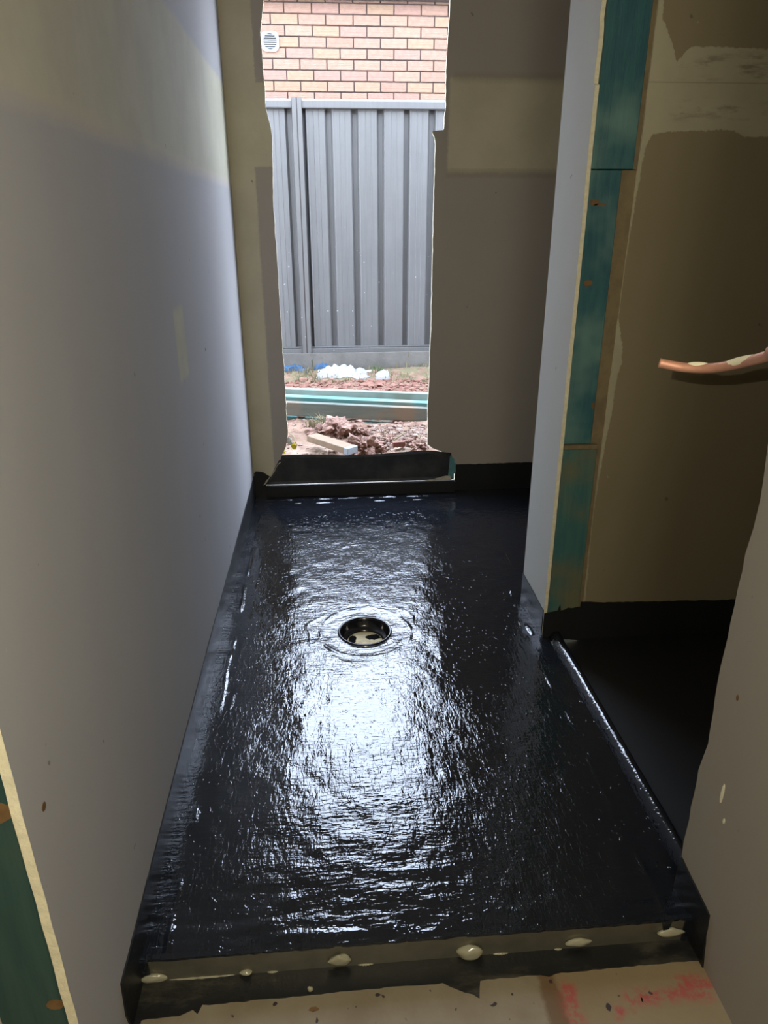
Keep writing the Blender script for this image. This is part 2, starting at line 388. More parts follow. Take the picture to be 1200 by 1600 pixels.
slab(bm, [(-.405+.012*math.cos(t), .250+.010*math.sin(t)) for t in np.linspace(0, 6.28, 12)[:-1]], 1, .6728, .675)
o = from_bm('wood_knot', bm, M['knot'], wl); o['label'] = 'bare brown wood patch on the green stud'
bm = bmesh.new(); slab(bm, [(.674, -.05), (YB+.013, -.05), (YB+.013, ZC), (.674, ZC)], 0, XL-.125, XL-.103)
from_bm('outer_lining', bm, M['plain'], wl)
# back wall with its ragged cut opening
Ledge = [(-.325, .055), (-.300, .10), (-.274, .131), (-.252, .165), (-.238, .206), (-.215, .25), (-.202, .308), (-.204, .434), (-.202, .56), (-.204, .704), (-.207, .9), (-.206, 1.119), (-.209, 1.3), (-.2035, 1.459), (-.198, 1.585),
         (-.203, 1.613), (-.213, 1.66), (-.218, 1.693), (-.2175, 1.76), (-.219, 1.82), (-.221, 1.945), (-.203, 2.05), (-.200, OT)]
Redge = [(.617, .055), (.62, .139), (.60, .165), (.58, .183), (.547, .207), (.50, .225), (.476, .246), (.474, .40), (.476, .543), (.480, .80), (.481, .979), (.480, 1.3), (.482, 1.56), (.478, 1.583), (.4665, 1.603), (.470, 1.607), (.512, 1.611),
         (.516, 1.62), (.517, 1.66), (.521, 1.70), (.519, 1.80), (.521, 1.9), (.528, 2.07), (.530, OT)]
bm = bmesh.new()
slab(bm, rag(Ledge, .025, .0016, 1) + [(XL-.0, OT), (XL-.0, .055)], 1, YB, YB+.013, 1, 0)
slab(bm, rag(Redge, .025, .0016, 2) + [(1.75, OT), (1.75, .055)], 1, YB, YB+.013, 1, 0)
box(bm, (XL, YB, OT), (1.75, YB+.013, ZC)); box(bm, (XL, YB, -.02), (1.75, YB+.013, .055))
wb = struct('wall_back', bm, [M['back'], M['gyp']])
for x0, x1 in ((-.385, -.30), (.64, .685), (1.2, 1.245)):
    bm = bmesh.new(); box(bm, (x0, YB+.015, .06), (x1, YB+.104, OT)); from_bm('timber_stud', bm, M['teal2'], wb)
bm = bmesh.new()
box(bm, (-1.6, YB+.106, -.1), (-.33, YB+.2, 2.75)); box(bm, (.66, YB+.106, -.1), (3.0, YB+.2, 2.75)); box(bm, (-.33, YB+.106, OT), (.66, YB+.2, 2.75)); box(bm, (-.33, YB+.106, -.1), (.66, YB+.2, .02))
from_bm('outer_cladding', bm, M['clad'], wb)
# nib wall: short board face, stud end, passage wall beside it
bm = bmesh.new()
slab(bm, rag([(YE, -.02), (YE, .095), (YE+.001, .5), (YE, 1.30), (YE+.002, 1.42), (YE, 1.56), (YE+.009, 1.565), (YE+.010, 1.60), (YE+.004, 1.66), (YE+.012, 1.70), (YE+.003, 1.8), (YE, ZC)], .02, .0012, 5) + [(2.178, ZC), (2.178, -.02)], 0, XR, XR+.011, 1, 0)
nib = struct('wall_nib', bm, [M['nib'], M['gyp']])
def stud(x0, x1, y0, z0, z1, mt, rg=0):
    bm = bmesh.new(); n = 14
    vs = [(x0, z0), (x1, z0), (x1, z1), (x0, z1)]
    slab(bm, vs, 1, y0, y0+.045); bmesh.ops.bevel(bm, geom=bm.edges[:], offset=.0015, segments=1, affect='EDGES')
    return from_bm('timber_stud', bm, mt, nib)
stud(XR+.0115, .790, YE-.002, 1.376, ZC-.005, M['teal'])
stud(XR+.0115, .763, YE+.002, .650, 1.374, M['teal'])
stud(XR+.0115, .780, YE-.010, .03, .636, M['teal3'])
bm = bmesh.new(); box(bm, (XR+.0115, YE-.009, .637), (.78, YE+.035, .649)); o = from_bm('packer', bm, M['batten'], nib); o['label'] = 'thin bare timber packer between stud lengths'
bm = bmesh.new(); slab(bm, rag([(.764, .03), (.764, 1.374)], .2, .0) + [(.806, 1.374), (.806, .9), (.806, .03)], 1, YE+.006, YE+.04)
slab(bm, [(.7905, 1.376), (.7905, ZC-.005), (.804, ZC-.005), (.803, 1.376)], 1, YE+.004, YE+.04)
o = from_bm('batten', bm, M['batten'], nib); o['label'] = 'bare dusty batten strip beside the teal studs'
for cx, cz, a, b, yy in ((.699, 1.30, .013, .010, YE+.0013), (.705, 1.10, .016, .010, YE+.0013), (.715, 1.293, .02, .004, YE+.0013), (.757, .765, .005, .012, YE+.0013)):
    bm = bmesh.new(); rr = random.Random(cx)
    slab(bm, [(cx+a*math.cos(t)*rr.uniform(.7, 1.1), cz+b*math.sin(t)*rr.uniform(.7, 1.1)) for t in np.linspace(0, 6.28, 14)[:-1]], 1, yy, yy+.003)
    o = from_bm('wood_knot', bm, M['knot'], nib)
bm = bmesh.new()
pts = rag([(.8, .0), (.796, .5), (.799, .9), (.804, 1.37), (.806, 1.75), (.81, ZC)], .04, .0012, 8)
slab(bm, pts + [(1.75, ZC), (1.75, .0)], 1, YE+.002, YE+.014, 1, 0)
slab(bm, [(.69, 0), (1.75, 0), (1.75, ZC), (.69, ZC)], 1, 2.168, 2.18)
struct('wall_passage', bm, [M['wallb'], M['gyp']])
# near right wall
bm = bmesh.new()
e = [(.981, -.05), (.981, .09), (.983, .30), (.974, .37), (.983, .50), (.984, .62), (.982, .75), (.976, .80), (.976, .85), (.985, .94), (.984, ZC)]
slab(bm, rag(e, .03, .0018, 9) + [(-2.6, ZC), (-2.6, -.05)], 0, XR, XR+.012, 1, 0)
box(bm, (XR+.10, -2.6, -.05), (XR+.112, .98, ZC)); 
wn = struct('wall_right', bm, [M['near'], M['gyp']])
bm = beam((XR+.056, .955, -.045), (XR+.056, .955, ZC-.005), .086, .045, (0, 1, 0)); from_bm('timber_stud', bm, M['teal2'], wn)
# scratches and gouges on the near wall
for y, z, ly, lz, mt, lb in ((.905, .318, .004, .022, 'gyp', 'long pale gouge'), (.885, .275, .003, .006, 'gyp', 'small pale gouge'), (.923, .51, .003, .006, 'knot', 'small brown hole')):
    bm = bmesh.new(); slab(bm, [(y+ly*math.cos(t), z+lz*math.sin(t)) for t in np.linspace(0, 6.28, 10)[:-1]], 0, XR-.0008, XR+.001); o = from_bm('gouge', bm, M[mt], wn); o['label'] = lb
for y, z, ly, lz in ((.718, .562, .006, .006), (2.262, .886, .006, .004)):
    bm = bmesh.new(); slab(bm, [(y+ly*math.cos(t), z+lz*math.sin(t)) for t in np.linspace(0, 6.28, 9)[:-1]], 0, XL-.001, XL+.0008); o = from_bm('gouge', bm, M['knot'], wl)
# side walls and hall shell, ceiling
def wallbox(name, a, b): bm = bmesh.new(); box(bm, a, b); return struct(name, bm, M['plain'])
wallbox('wall_east', (1.75, -.0, -.06), (1.78, 3.3, ZC))
wallbox('wall_closet', (XR+.113, -.03, -.06), (1.75, 0, ZC))
wallbox('wall_hall', (-2.0, .69, -.06), (-.506, .72, ZC))
wallbox('wall_west', (-2.03, -2.6, -.06), (-2.0, .72, ZC))
wallbox('wall_south', (-2.03, -2.63, -.06), (.8, -2.6, ZC))
bm = bmesh.new(); box(bm, (-2.03, -2.63, ZC), (1.78, YB+.013, ZC+.05)); struct('ceiling', bm, M['ceil'])
# ------------------------------------------------------------------ shower floor, a coated sheet with relief, hole for the waste
DC = Vector((.094, 2.0)); DR = .086
def fl_h(x, y):
    h = .0016*noise.noise(Vector((x*9, y*9, 0))) + .0009*noise.noise(Vector((x*26, y*22, 3)))
    d = math.hypot(x-DC.x, y-DC.y); an_ = math.atan2(y-DC.y, x-DC.x)
    n1 = noise.noise(Vector((math.cos(an_)*1.3, math.sin(an_)*1.3, 5))); n2 = noise.noise(Vector((math.cos(an_)*2.2, math.sin(an_)*2.2, 11)))
    h -= .003*math.exp(-(d/.15)**4)
    h += .0030*math.exp(-((d-.150-.012*n1)/.006)**2)*max(0, .35+1.3*n2) + .0012*math.exp(-((d-.098-.008*n2)/.006)**2)*max(0, .5+n1)
    h += .0016*math.exp(-((d-.185+.03*n2)/.006)**2)*max(0, .2-1.6*n1)
    h -= .0014*math.exp(-((d-.128+.02*n1)/.005)**2)*max(0, .3+1.4*n1)
    def cove(dist, a, wd, k):
        if dist > .11: return 0
        wv = wd+.010*noise.noise(Vector((x*5, y*5, k))); c = max(0, noise.noise(Vector((x*11, y*11, k+5)))+.12)*2.2
        w2 = wd*1.7+.014*noise.noise(Vector((x*6, y*6, k+2))); c2 = max(0, noise.noise(Vector((x*9, y*9, k+8))))*1.6
        return a*math.exp(-((dist-wv)/.0042)**2)*c + .5*a*math.exp(-((dist-w2)/.005)**2)*c2
    h += cove(x-XL, .0030, .048, 1)
    h += cove(YB-.03-y, .005, .085, 2)
    if x < .64: h += .0055*math.exp(-((YB-.03-y-.04-.005*noise.noise(Vector((x*6, 2, 2))))/.008)**2)*(.9+.6*noise.noise(Vector((x*16, 5, 1))))
    if y < YE+.3 and x < XR: h += cove(XR-x, .0018 if y < YE else .005, .045 if y < YE else .03, 3)
    h += .0022*math.exp(-((y-.935-.012*noise.noise(Vector((x*6, 1, 2))))/.010)**2)*max(0, .4+noise.noise(Vector((x*8, y*4, 7))))
    h += .0020*max(0, 1-(y-.905)/.25)*noise.noise(Vector((x*10, y*38, 4)))
    return h
def grid(name, x0, x1, y0, y1, st, mats, hole=None, hf=fl_h):
    nx, ny = int(round((x1-x0)/st)), int(round((y1-y0)/st)); bm = bmesh.new(); V = {}
    for j in range(ny+1):
        for i in range(nx+1):
            x, y = x0+(x1-x0)*i/nx, y0+(y1-y0)*j/ny
            if hole:
                d = math.hypot(x-DC.x, y-DC.y)
                if d < DR-st*.75: continue
                if d < DR+st*.45: x, y = DC.x+(x-DC.x)/d*DR, DC.y+(y-DC.y)/d*DR
            V[i, j] = bm.verts.new((x, y, hf(x, y)))
    for j in range(ny):
        for i in range(nx):
            q = [(i, j), (i+1, j), (i+1, j+1), (i, j+1)]
            if all(k in V for k in q):
                vs = [V[k] for k in q]; cx = sum(v.co.x for v in vs)/4-DC.x; cy = sum(v.co.y for v in vs)/4-DC.y
                if hole and math.hypot(cx, cy) < DR-.0005: continue
                bm.faces.new(vs)
    me = bpy.data.meshes.new(name); bm.to_mesh(me); bm.free()
    for p in me.polygons: p.use_smooth = True
    return link(name, me, mats)
fl = grid('floor', XL, .70, .905, YB, .004, M['wet'], hole=True); fl['kind'] = 'structure'
bm = bmesh.new(); box(bm, (.70, 2.18, -.03), (1.75, YB, 0.0)); struct('floor_alcove', bm, M['wet'])
bm = bmesh.new(); box(bm, (.70, .0, -.05), (1.75, YE+.002, -.02)); struct('floor_closet', bm, M['matt'])
# lower floor of the hall
bm = bmesh.new(); box(bm, (-2.03, -2.63, -.09), (1.78, 1.2, -.05)); struct('floor_hall', bm, M['ply'])
# ------------------------------------------------------------------ floor waste recess
dr = thing('floor_waste', (DC.x, DC.y, -.06), 'round open drain hole in the wet black floor with cream bottom', 'drain')
def ring(bm, prof, seg=56, c=(0, 0)):
    rs = []
    for r, z in prof: rs.append([bm.verts.new((c[0]+r*math.cos(2*math.pi*i/seg), c[1]+r*math.sin(2*math.pi*i/seg), z)) for i in range(seg)])
    for a, b in zip(rs[:-1], rs[1:]):
        for i in range(seg): bm.faces.new((a[i], a[(i+1) % seg], b[(i+1) % seg], b[i]))
    return rs
bm = bmesh.new(); ring(bm, [(DR+.004, .058), (DR+.001, .0635), (DR-.004, .0625), (DR-.007, .056), (DR-.009, .036), (DR-.015, .030), (DR-.022, .028), (DR-.026, .026), (DR-.027, .018)])
from_bm('recess_wall', bm, simple('glossy_black_coat', (.012, .013, .016, 1), .12, spec=.8), dr, True)
bm = bmesh.new(); bmesh.ops.create_circle(bm, cap_ends=True, segments=40, radius=DR-.02); bmesh.ops.translate(bm, verts=bm.verts, vec=(0, 0, .0205))
o = from_bm('recess_bottom', bm, simple('cream_recess_base', srgb(236, 220, 176), .7, var=.3, scale=30), dr); o['label'] = 'cream dusty bottom of the recess'
rr = random.Random(4)
for cx, cy, a, b in ((.030, .022, .030, .02), (-.042, .012, .016, .03)):
    bm = bmesh.new(); slab(bm, [(cx+a*math.cos(t)*rr.uniform(.6, 1), cy+b*math.sin(t)*rr.uniform(.6, 1)) for t in np.linspace(0, 6.28, 18)[:-1]], 2, .021, .0225)
    from_bm('membrane_drip', bm, M['dead'], dr)
# ------------------------------------------------------------------ black upstands on the walls
def strip(name, ax, a0, a1, top, bottom, mat, seed=0, amp=.002, side='', step=.015):
    bm = bmesh.new(); slab(bm, rag(top, step, amp, seed) + bottom, ax, a0, a1)
    o = from_bm(name, bm, mat); o['kind'] = 'structure'; return o
strip('baseboard_left', 0, XL-.0005, XL+.003, [(YB, .105), (2.4, .099), (1.83, .100), (1.2, .088), (.819, .073)], [(.812, .0), (.822, -.0495), (.90, -.0495), (.91, -.001), (YB, -.001)], M['mem'], 1, .0012)
strip('baseboard_back', 1, YB-.003, YB+.0005, [(-.377, .12), (-.368, .128), (-.33, .125), (-.300, .10), (-.322, .057)], [(-.322, -.001), (-.377, -.001)], M['mem'], 2)
strip('baseboard_alcove', 1, YB-.003, YB+.0005, [(.617, .138), (.8, .136), (1.0, .138), (1.74, .138)], [(1.74, -.001), (.617, -.001)], M['mem'], 3, .0015)
strip('baseboard_nib', 0, XR-.003, XR+.0005, [(YE, .094), (2.178, .100)], [(2.178, -.001), (YE, -.001)], M['mem'], 4, .0012)
strip('baseboard_nib_end', 1, YE-.0135, YE-.0105, [(XR-.002, .09), (.70, .094), (.712, .097), (.716, .118), (.722, .096), (.735, .098), (.745, .108), (.76, .104), (.79, .108)], [(.80, .02), (.80, -.018), (XR-.002, -.001)], M['matt'], 5, .0018)
strip('baseboard_passage', 1, YE-.002, YE+.0025, [(.79, .118), (.9, .112), (1.3, .103), (1.74, .10)], [(1.74, -.035), (.79, -.035)], M['matt'], 6, .0018)
strip('baseboard_right', 0, XR-.003, XR+.0005, [(.846, -.048), (.858, .02), (.862, .070), (.90, .076), (.975, .085), (.9805, .084)], [(.9805, -.001), (.91, -.001), (.90, -.0495), (.846, -.0495)], M['mem'], 7, .0012)
# water stop at the passage doorway
bm = bmesh.new()
prof = [(.688, .0), (.694, .010), (.703, .021), (.712, .024), (.722, .021), (.728, .008), (.735, -.019), (.70, -.019)]
vs = []
for i in range(41):
    y = .972 + (YE-.016-.972)*i/40; jx = .0025*noise.noise(Vector((0, y*9, 0)))
    vs.append([bm.verts.new((p[0]+jx+(.006 if 1 else 0)*(1-i/40), y, p[1]+(.0025*noise.noise(Vector((k*.7, y*22, 3))) if k < 7 else 0))) for k, p in enumerate(prof)])
for a, b in zip(vs[:-1], vs[1:]):
    for k in range(len(prof)-1): bm.faces.new((a[k], a[k+1], b[k+1], b[k]))
bm.faces.new(vs[0]); bm.faces.new(vs[-1][::-1])
o = from_bm('trim_waterstop', bm, M['wet'], None, True); o['kind'] = 'structure'
# ------------------------------------------------------------------ aluminium edge angle at the front of the wet floor, with adhesive squeezed out
an = thing('edge_angle', (.14, .905, -.05), 'dull metal angle strip along the front edge of the black floor, cream adhesive squeezed out', 'trim')
bm = bmesh.new(); box(bm, (-.362-.14, -.002, 0.0005), (.655-.14, .001, .0565)); box(bm, (-.362-.14, .001, .0005), (.655-.14, .02, .003))
bmesh.ops.bevel(bm, geom=[e for e in bm.edges if e.calc_length() > .5], offset=.0006, segments=2, affect='EDGES')
from_bm('angle_face', bm, M['alu'], an)
for i, (u, v, rx, rz) in enumerate([(240, 1528, .024, .010), (385, 1519, .012, .005), (530, 1500, .022, .015), (735, 1487, .026, .018), (905, 1472, .024, .011), (1048, 1457, .027, .011)]):
    p = on(1, .900, u, v); bm = bmesh.new()
    blob(bm, (0, 0, 0), (rx, .006 if i != 3 else .011, rz), i+3, .18, 3)
    for q in bm.verts:
        if q.co.z > 0: q.co.x *= 1-.35*min(1, q.co.z/rz)
    for q in bm.verts: q.co += p-Vector((.14, .905, -.05)); q.co.z = max(q.co.z, .0012)
    from_bm('adhesive_blob', bm, M['glue'], an, True)
bm = bmesh.new()
for x0, x1 in ((-.33, -.21), (-.15, -.13), (.02, .05), (.28, .31), (.40, .415)):
    bm = bmesh.new(); tube(bm, [Vector((x0-.14, -.002, .002)), Vector(((x0+x1)/2-.14, -.003, .0025)), Vector((x1-.14, -.002, .0015))], lambda t: .0006+.0016*math.sin(math.pi*t)*(1+.5*math.sin(t*40)), 8)
    from_bm('adhesive_bead', bm, M['glue'], an, True)
# the coating lapped on the hall floor and over the angle's top edge
front = [(-.377, .842)] + rag([(-.377, .842), (-.358, .80)], .03, 0)[1:]
fr = [(-.379, .80), (-.368, .80), (-.365, .835), (-.30, .838), (-.278, .846), (-.268, .838), (-.262, .853), (-.2, .853), (-.05, .856), (.07, .857), (.175, .857), (.20, .842), (.225, .832), (.238, .824), (.240, .842), (.245, .856), (.36, .858), (.375, .853), (.40, .858), (.55, .860), (.64, .860), (.668, .859)]
fr = [(-.379, .80)] + rag(fr[1:], .012, .0012, 11)
bm = bmesh.new(); slab(bm, fr + [(.668, .9045), (-.379, .9045)], 2, -.0502, -.0482)
o = from_bm('trim_1', bm, M['lap']); o['kind'] = 'structure'
bm = bmesh.new(); lp = rag([(-.378, .904), (-.34, .9015), (.1, .9025), (.63, .902), (.668, .903)], .012, .001, 12)
slab(bm, lp + [(.668, .912), (-.378, .912)], 2, .0045, .0105); slab(bm, [(-.378, -.049), (-.362, -.049), (-.362, .0098), (-.378, .0098)], 1, .899, .906)
slab(bm, [(.652, -.049), (.669, -.049), (.669, .0098), (.652, .0098)], 1, .899, .906)
slab(bm, [(.606, .009), (.626, .009), (.622, -.01), (.619, -.025), (.621, -.032), (.608, -.032), (.612, -.02)], 1, .8995, .903)
o = from_bm('trim_2', bm, M['wet']); o['kind'] = 'structure'
# yellow tag and loose bits in front of the step
p = on(2, -.048, 485, 1548); bm = bmesh.new(); blob(bm, p+Vector((0, 0, .004)), (.005, .004, .007), 2, .2, 2)
tag(from_bm('adhesive_drop', bm, M['glue'], None, True, p), 'small cream and yellow drop standing on the black lap before the step', 'adhesive drop')
for (u, v, a, b, lb) in ((490, 1577, .010, .005, 'small brown smudge of dirt on the tan floor left of centre'), (1003, 1562, .002, .006, 'thin black paint fleck on the tan floor right of the brown stripe')):
    p = on(2, -.0495, u, v); bm = bmesh.new(); rr = random.Random(u)
    slab(bm, [(p.x+a*math.cos(t)*rr.uniform(.6, 1), p.y+b*math.sin(t)*rr.uniform(.6, 1)) for t in np.linspace(0, 6.28, 12)[:-1]], 2, -.0502, -.0487)
    tag(from_bm('dirt_speck', bm, M['blackpaint'] if u > 900 else M['knot'], None, False, p), lb, 'speck')
# ------------------------------------------------------------------ sill: upturned rubber flap in the opening
fp = thing('rubber_flap', (.14, YB-.02, .055), 'dusty black rubber membrane flap turned up across the bottom of the wall opening', 'membrane')
bm = bmesh.new(); nx, nz = 60, 8; g = []
for j in range(nz+1):
    r_ = []
    for i in range(nx+1):
        s = i/nx; t = j/nz
        xl = -.322+(.322-.238)*t; xr_ = .608-(.608-.588)*t*0.6
        zt = .206+.004*math.sin(s*9+.5)-.004*math.exp(-((s-.35)/.1)**2) + (.004*math.exp(-((s-.83)/.1)**2)) - .03*max(0, s-.9)*3
        x = xl+(xr_-xl)*s; z = .062+(zt-.062)*t
        y = YB-.012 + .012*t + .004*noise.noise(Vector((x*6, z*12, 1)))
        r_.append(bm.verts.new((x-.14, y-YB+.02, z-.055)))
    g.append(r_)
for j in range(nz):
    for i in range(nx): bm.faces.new((g[j][i], g[j][i+1], g[j+1][i+1], g[j+1][i]))
bmesh.ops.solidify(bm, geom=bm.faces[:], thickness=.003)
from_bm('flap_sheet', bm, M['flap'], fp, True)
bm = bmesh.new(); slab(bm, rag([(.44-.14, .0065), (.50-.14, .013), (.56-.14, .028), (.59-.14, .030), (.60-.14, .008)], .01, .001, 3) + [(.1-.14, .0035), (.1-.14, .006)], 1, -.004+0.0, .001)
o = from_bm('torn_edge', bm, M['torn'], fp); o['label'] = 'pale torn edge along the foot of the flap'
bm = bmesh.new(); box(bm, (-.322, YB-.032, -.001), (.617, YB-.004, .058)); bmesh.ops.bevel(bm, geom=bm.edges[:], offset=.003, segments=2, affect='EDGES')
o = from_bm('trim_sill', bm, M['matt']); o['kind'] = 'structure'
bm = bmesh.new()
slab(bm, [(.582, .075), (.590, .185), (.612, .165), (.611, .15), (.619, .145), (.620, .10), (.612, .09), (.613, .062), (.60, .07)], 1, YB-.0105, YB-.001)
tag(from_bm('painted_timber_sliver', bm, simple('blue_green_paint', srgb(96, 150, 156), .5, var=.3, scale=40), None, False, (.6, YB-.005, .062)), 'torn blue-green sliver of timber at the right end of the black flap', 'timber sliver')
bm = bmesh.new()
pl = rag([(-.243, .175), (-.258, .16), (-.275, .13), (-.290, .105), (-.312, .085), (-.326, .062)], .012, .003, 4)
slab(bm, pl + [(x-.009, z-.004) for x, z in rag([(-.243, .175), (-.258, .16), (-.275, .13), (-.290, .105), (-.312, .085), (-.326, .062)], .012, .003, 6)[::-1]], 1, YB-.009, YB-.0035)
tag(from_bm('torn_paper_strip', bm, M['torn'], None, False, (-.28, YB-.005, .07)), 'ragged grey-white torn board paper at the left end of the black flap', 'paper')
for (u, v, r, mt, lb, ct) in ((459, 697, .012, 'tape', 'crumpled yellow scrap by the left edge of the opening, the higher one', 'scrap'), (443, 705, .008, 'tape', 'small yellow scrap low at the left edge of the opening, touching the black flap', 'scrap'), (452, 689, .013, 'white', 'crumpled white scrap stuck at the left edge of the opening', 'scrap')):
    p = on(1, YB+.018, u, v); bm = bmesh.new(); blob(bm, p, (r, .006, r*1.3), u, .6, 2, 2.5)
    tag(from_bm('crumpled_scrap', bm, M[mt], None, False, p), lb, ct)
# ------------------------------------------------------------------ copper pipe stub
q0 = [on(1, .95, 1030, 567), on(1, .935, 1068, 574), on(1, .905, 1112, 575), on(1, .86, 1155, 568), on(1, .80, 1200, 556), on(1, .765, 1232, 546), Vector((.664, .72, 1.105))]
cp = thing('copper_pipe', q0[-1], 'bent copper pipe stub with dried plaster on it, sticking out at the right', 'pipe')
bm = bmesh.new(); pts = tube(bm, q0, .0066)
bmesh.ops.translate(bm, verts=bm.verts, vec=-q0[-1]); from_bm('pipe_tube', bm, M['copper'], cp, True)
for (i0, i1, rr, lift) in ((9, 15, .0056, .0028), (20, 29, .0072, .0012)):
    bm = bmesh.new(); sub = [pts[i]+up*lift-fw*.001 for i in range(i0, i1+1)]
    tube(bm, sub, lambda t, rr=rr: rr*(.35+.65*math.sin(math.pi*min(1, max(0, t)))**.4), 12)
    bmesh.ops.translate(bm, verts=bm.verts, vec=-q0[-1]); o = from_bm('plaster_smear', bm, M['smear'], cp, True)
# ------------------------------------------------------------------ outdoors
def gz(x, y):
    z = .075+.03*min(1, max(0, (y-5)/1)) + .035*noise.noise(Vector((x*3, y*3, 1))) + .02*noise.noise(Vector((x*9, y*9, 2))) + .008*noise.noise(Vector((x*28, y*28, 5)))
    return z
bm = bmesh.new(); nx, ny = 240, 130; g = [[None]*(nx+1) for _ in range(ny+1)]
for j in range(ny+1):
    for i in range(nx+1):
        x = -2.2+4.8*i/nx; y = YB+.2+(5.99-YB-.2)*j/ny; g[j][i] = bm.verts.new((x, y, gz(x, y)))
for j in range(ny):
    for i in range(nx): bm.faces.new((g[j][i], g[j][i+1], g[j+1][i+1], g[j+1][i]))
o = from_bm('ground', bm, M['soil'], None, True); o['kind'] = 'structure'
bm = bmesh.new(); box(bm, (-6, 6.05, .0), (6, 7.36, .06)); box(bm, (-6, YB+.2, -.1), (-2.1, 6.05, .03)); box(bm, (2.5, YB+.2, -.1), (6, 6.05, .03)); o = from_bm('ground_far', bm, M['soil']); o['kind'] = 'structure'
# steel fence
fe = thing('steel_fence', (0, 6, .25), 'grey profiled steel panel fence standing on a concrete plinth in front of the brick wall', 'fence')
def sheet(x0, x1, ph):
    bm = bmesh.new(); prof = []; x = x0
    ks = np.arange(math.floor((x0-ph)/.196)-1, math.ceil((x1-ph)/.196)+1)
    pr = [(x0, 0.0)]
    for k in ks:
        c = ph+k*.196
        for dx, dy in ((-.036, 0), (-.020, .034), (.012, .034), (.022, -.004), (.027, -.004), (.031, 0), (.075, 0), (.0775, -.003), (.080, 0), (.115, 0), (.1175, -.003), (.120, 0)):
            if x0 < c+dx < x1: pr.append((c+dx, dy))
    pr.append((x1, 0.0))
    slab(bm, pr + [(a, b+.0015) for a, b in pr[::-1]], 2, .03, 1.83)
    return from_bm('infill_sheet', bm, M['steel'], fe)
posts = [-.168-2.37, -.168, -.168+2.37]
for a, ph in ((posts[0], -.225), (posts[1], .07)):
    for k in range(3):
        sheet(a+.03+k*.77, a+.03+(k+1)*.77+.0, ph)
sheet(posts[0]-1.5, posts[0]-.03, -.225); sheet(posts[2]+.03, posts[2]+1.5, .07)
for x in posts:
    bm = bmesh.new(); prof = [(-.036, -.045), (-.004, -.045), (-.003, -.036), (.003, -.036), (.004, -.045), (.036, -.045), (.036, .04), (-.036, .04)]
    slab(bm, [(x+a, b) for a, b in prof], 2, -.06, 1.862); from_bm('fence_post', bm, M['post'], fe)
for a, b in ((posts[0]-1.5, posts[0]-.038), (posts[0]+.038, posts[1]-.038), (posts[1]+.038, posts[2]-.038), (posts[2]+.038, posts[2]+1.5)):
    bm = bmesh.new(); slab(bm, [(-.03, 1.79), (-.034, 1.795), (-.034, 1.838), (-.024, 1.852), (.03, 1.852), (.03, 1.79)], 0, a, b); from_bm('top_rail', bm, M['rail'], fe)
    bm = bmesh.new(); slab(bm, [(-.032, .0), (-.032, .030), (-.026, .034), (-.03, .040), (-.03, .045), (.03, .045), (.03, .0)], 0, a, b); from_bm('bottom_rail', bm, M['rail'], fe)
bm = bmesh.new(); box(bm, (-4, -.055, -.17), (4.5, .05, -.002)); bmesh.ops.translate(bm, verts=bm.verts, vec=(0, 6, .25))
bmesh.ops.bevel(bm, geom=[e for e in bm.edges if e.calc_length() > 2], offset=.008, segments=2, affect='EDGES')
tag(from_bm('concrete_plinth', bm, M['conc'], None, False, (0, 6, .08)), 'long weathered grey concrete plinth under the steel fence', 'plinth')
# neighbour's brick wall
YW = 7.40
hs = thing('brick_house', (0, YW, 0), 'pale orange brick side wall of the neighbouring house behind the fence', 'house')
bm = bmesh.new(); box(bm, (-4, .012, .0), (4.5, 3.0, 3.055)); from_bm('mortar_bed', bm, M['mortar'], hs)
ZJ = on(1, YW, 560, 144.5).z; PX = .2425; PZ = (on(1, YW, 560, 5).z-ZJ)/8
XJ = on(1, YW, 470, 137).x
bx = bmesh.new(); bmm = []
for k in range(5):
    bm = bmesh.new(); box(bm, (0, 0, 0), (PX-.010, .11, PZ-.009)); bmesh.ops.bevel(bm, geom=bm.edges[:], offset=.003, segments=1, affect='EDGES')
    me = bpy.data.meshes.new('brick'); bm.to_mesh(me); bm.free(); me.materials.append(bricks_m[k]); bmm.append(me)
rr = random.Random(2); rest = bmesh.new()
vt = on(1, YW, 422, 65)
for r in range(-27, 8+1):
    z = ZJ + r*PZ + (PZ if False else 0)
    for c in range(-16, 18):
        x = XJ + c*PX + (PX/2 if r % 2 else 0)
        if -1.05 < x < 1.75 and r >= -2:
            o = bpy.data.objects.new('brick', rr.choice(bmm)); C.objects.link(o); o.parent = hs
            o.location = (x+.005, rr.uniform(-.002, .002), z+.0045)
        elif r >= -8 and r % 1 == 0: box(rest, (x+.005, 0, z+.0045), (x+PX-.005, .02, z+PZ-.0045))
o = from_bm('brickwork', rest, bricks_m[0], hs); o['kind'] = 'stuff'
bx.free()
# eave above the brick wall (out of frame, it closes the wall)
bm = bmesh.new(); slab(bm, [(-.10, 3.06), (-.10, 3.16), (3.0, 4.0), (3.0, 3.06)], 0, -4, 4.5); from_bm('eave', bm, M['rail'], hs)
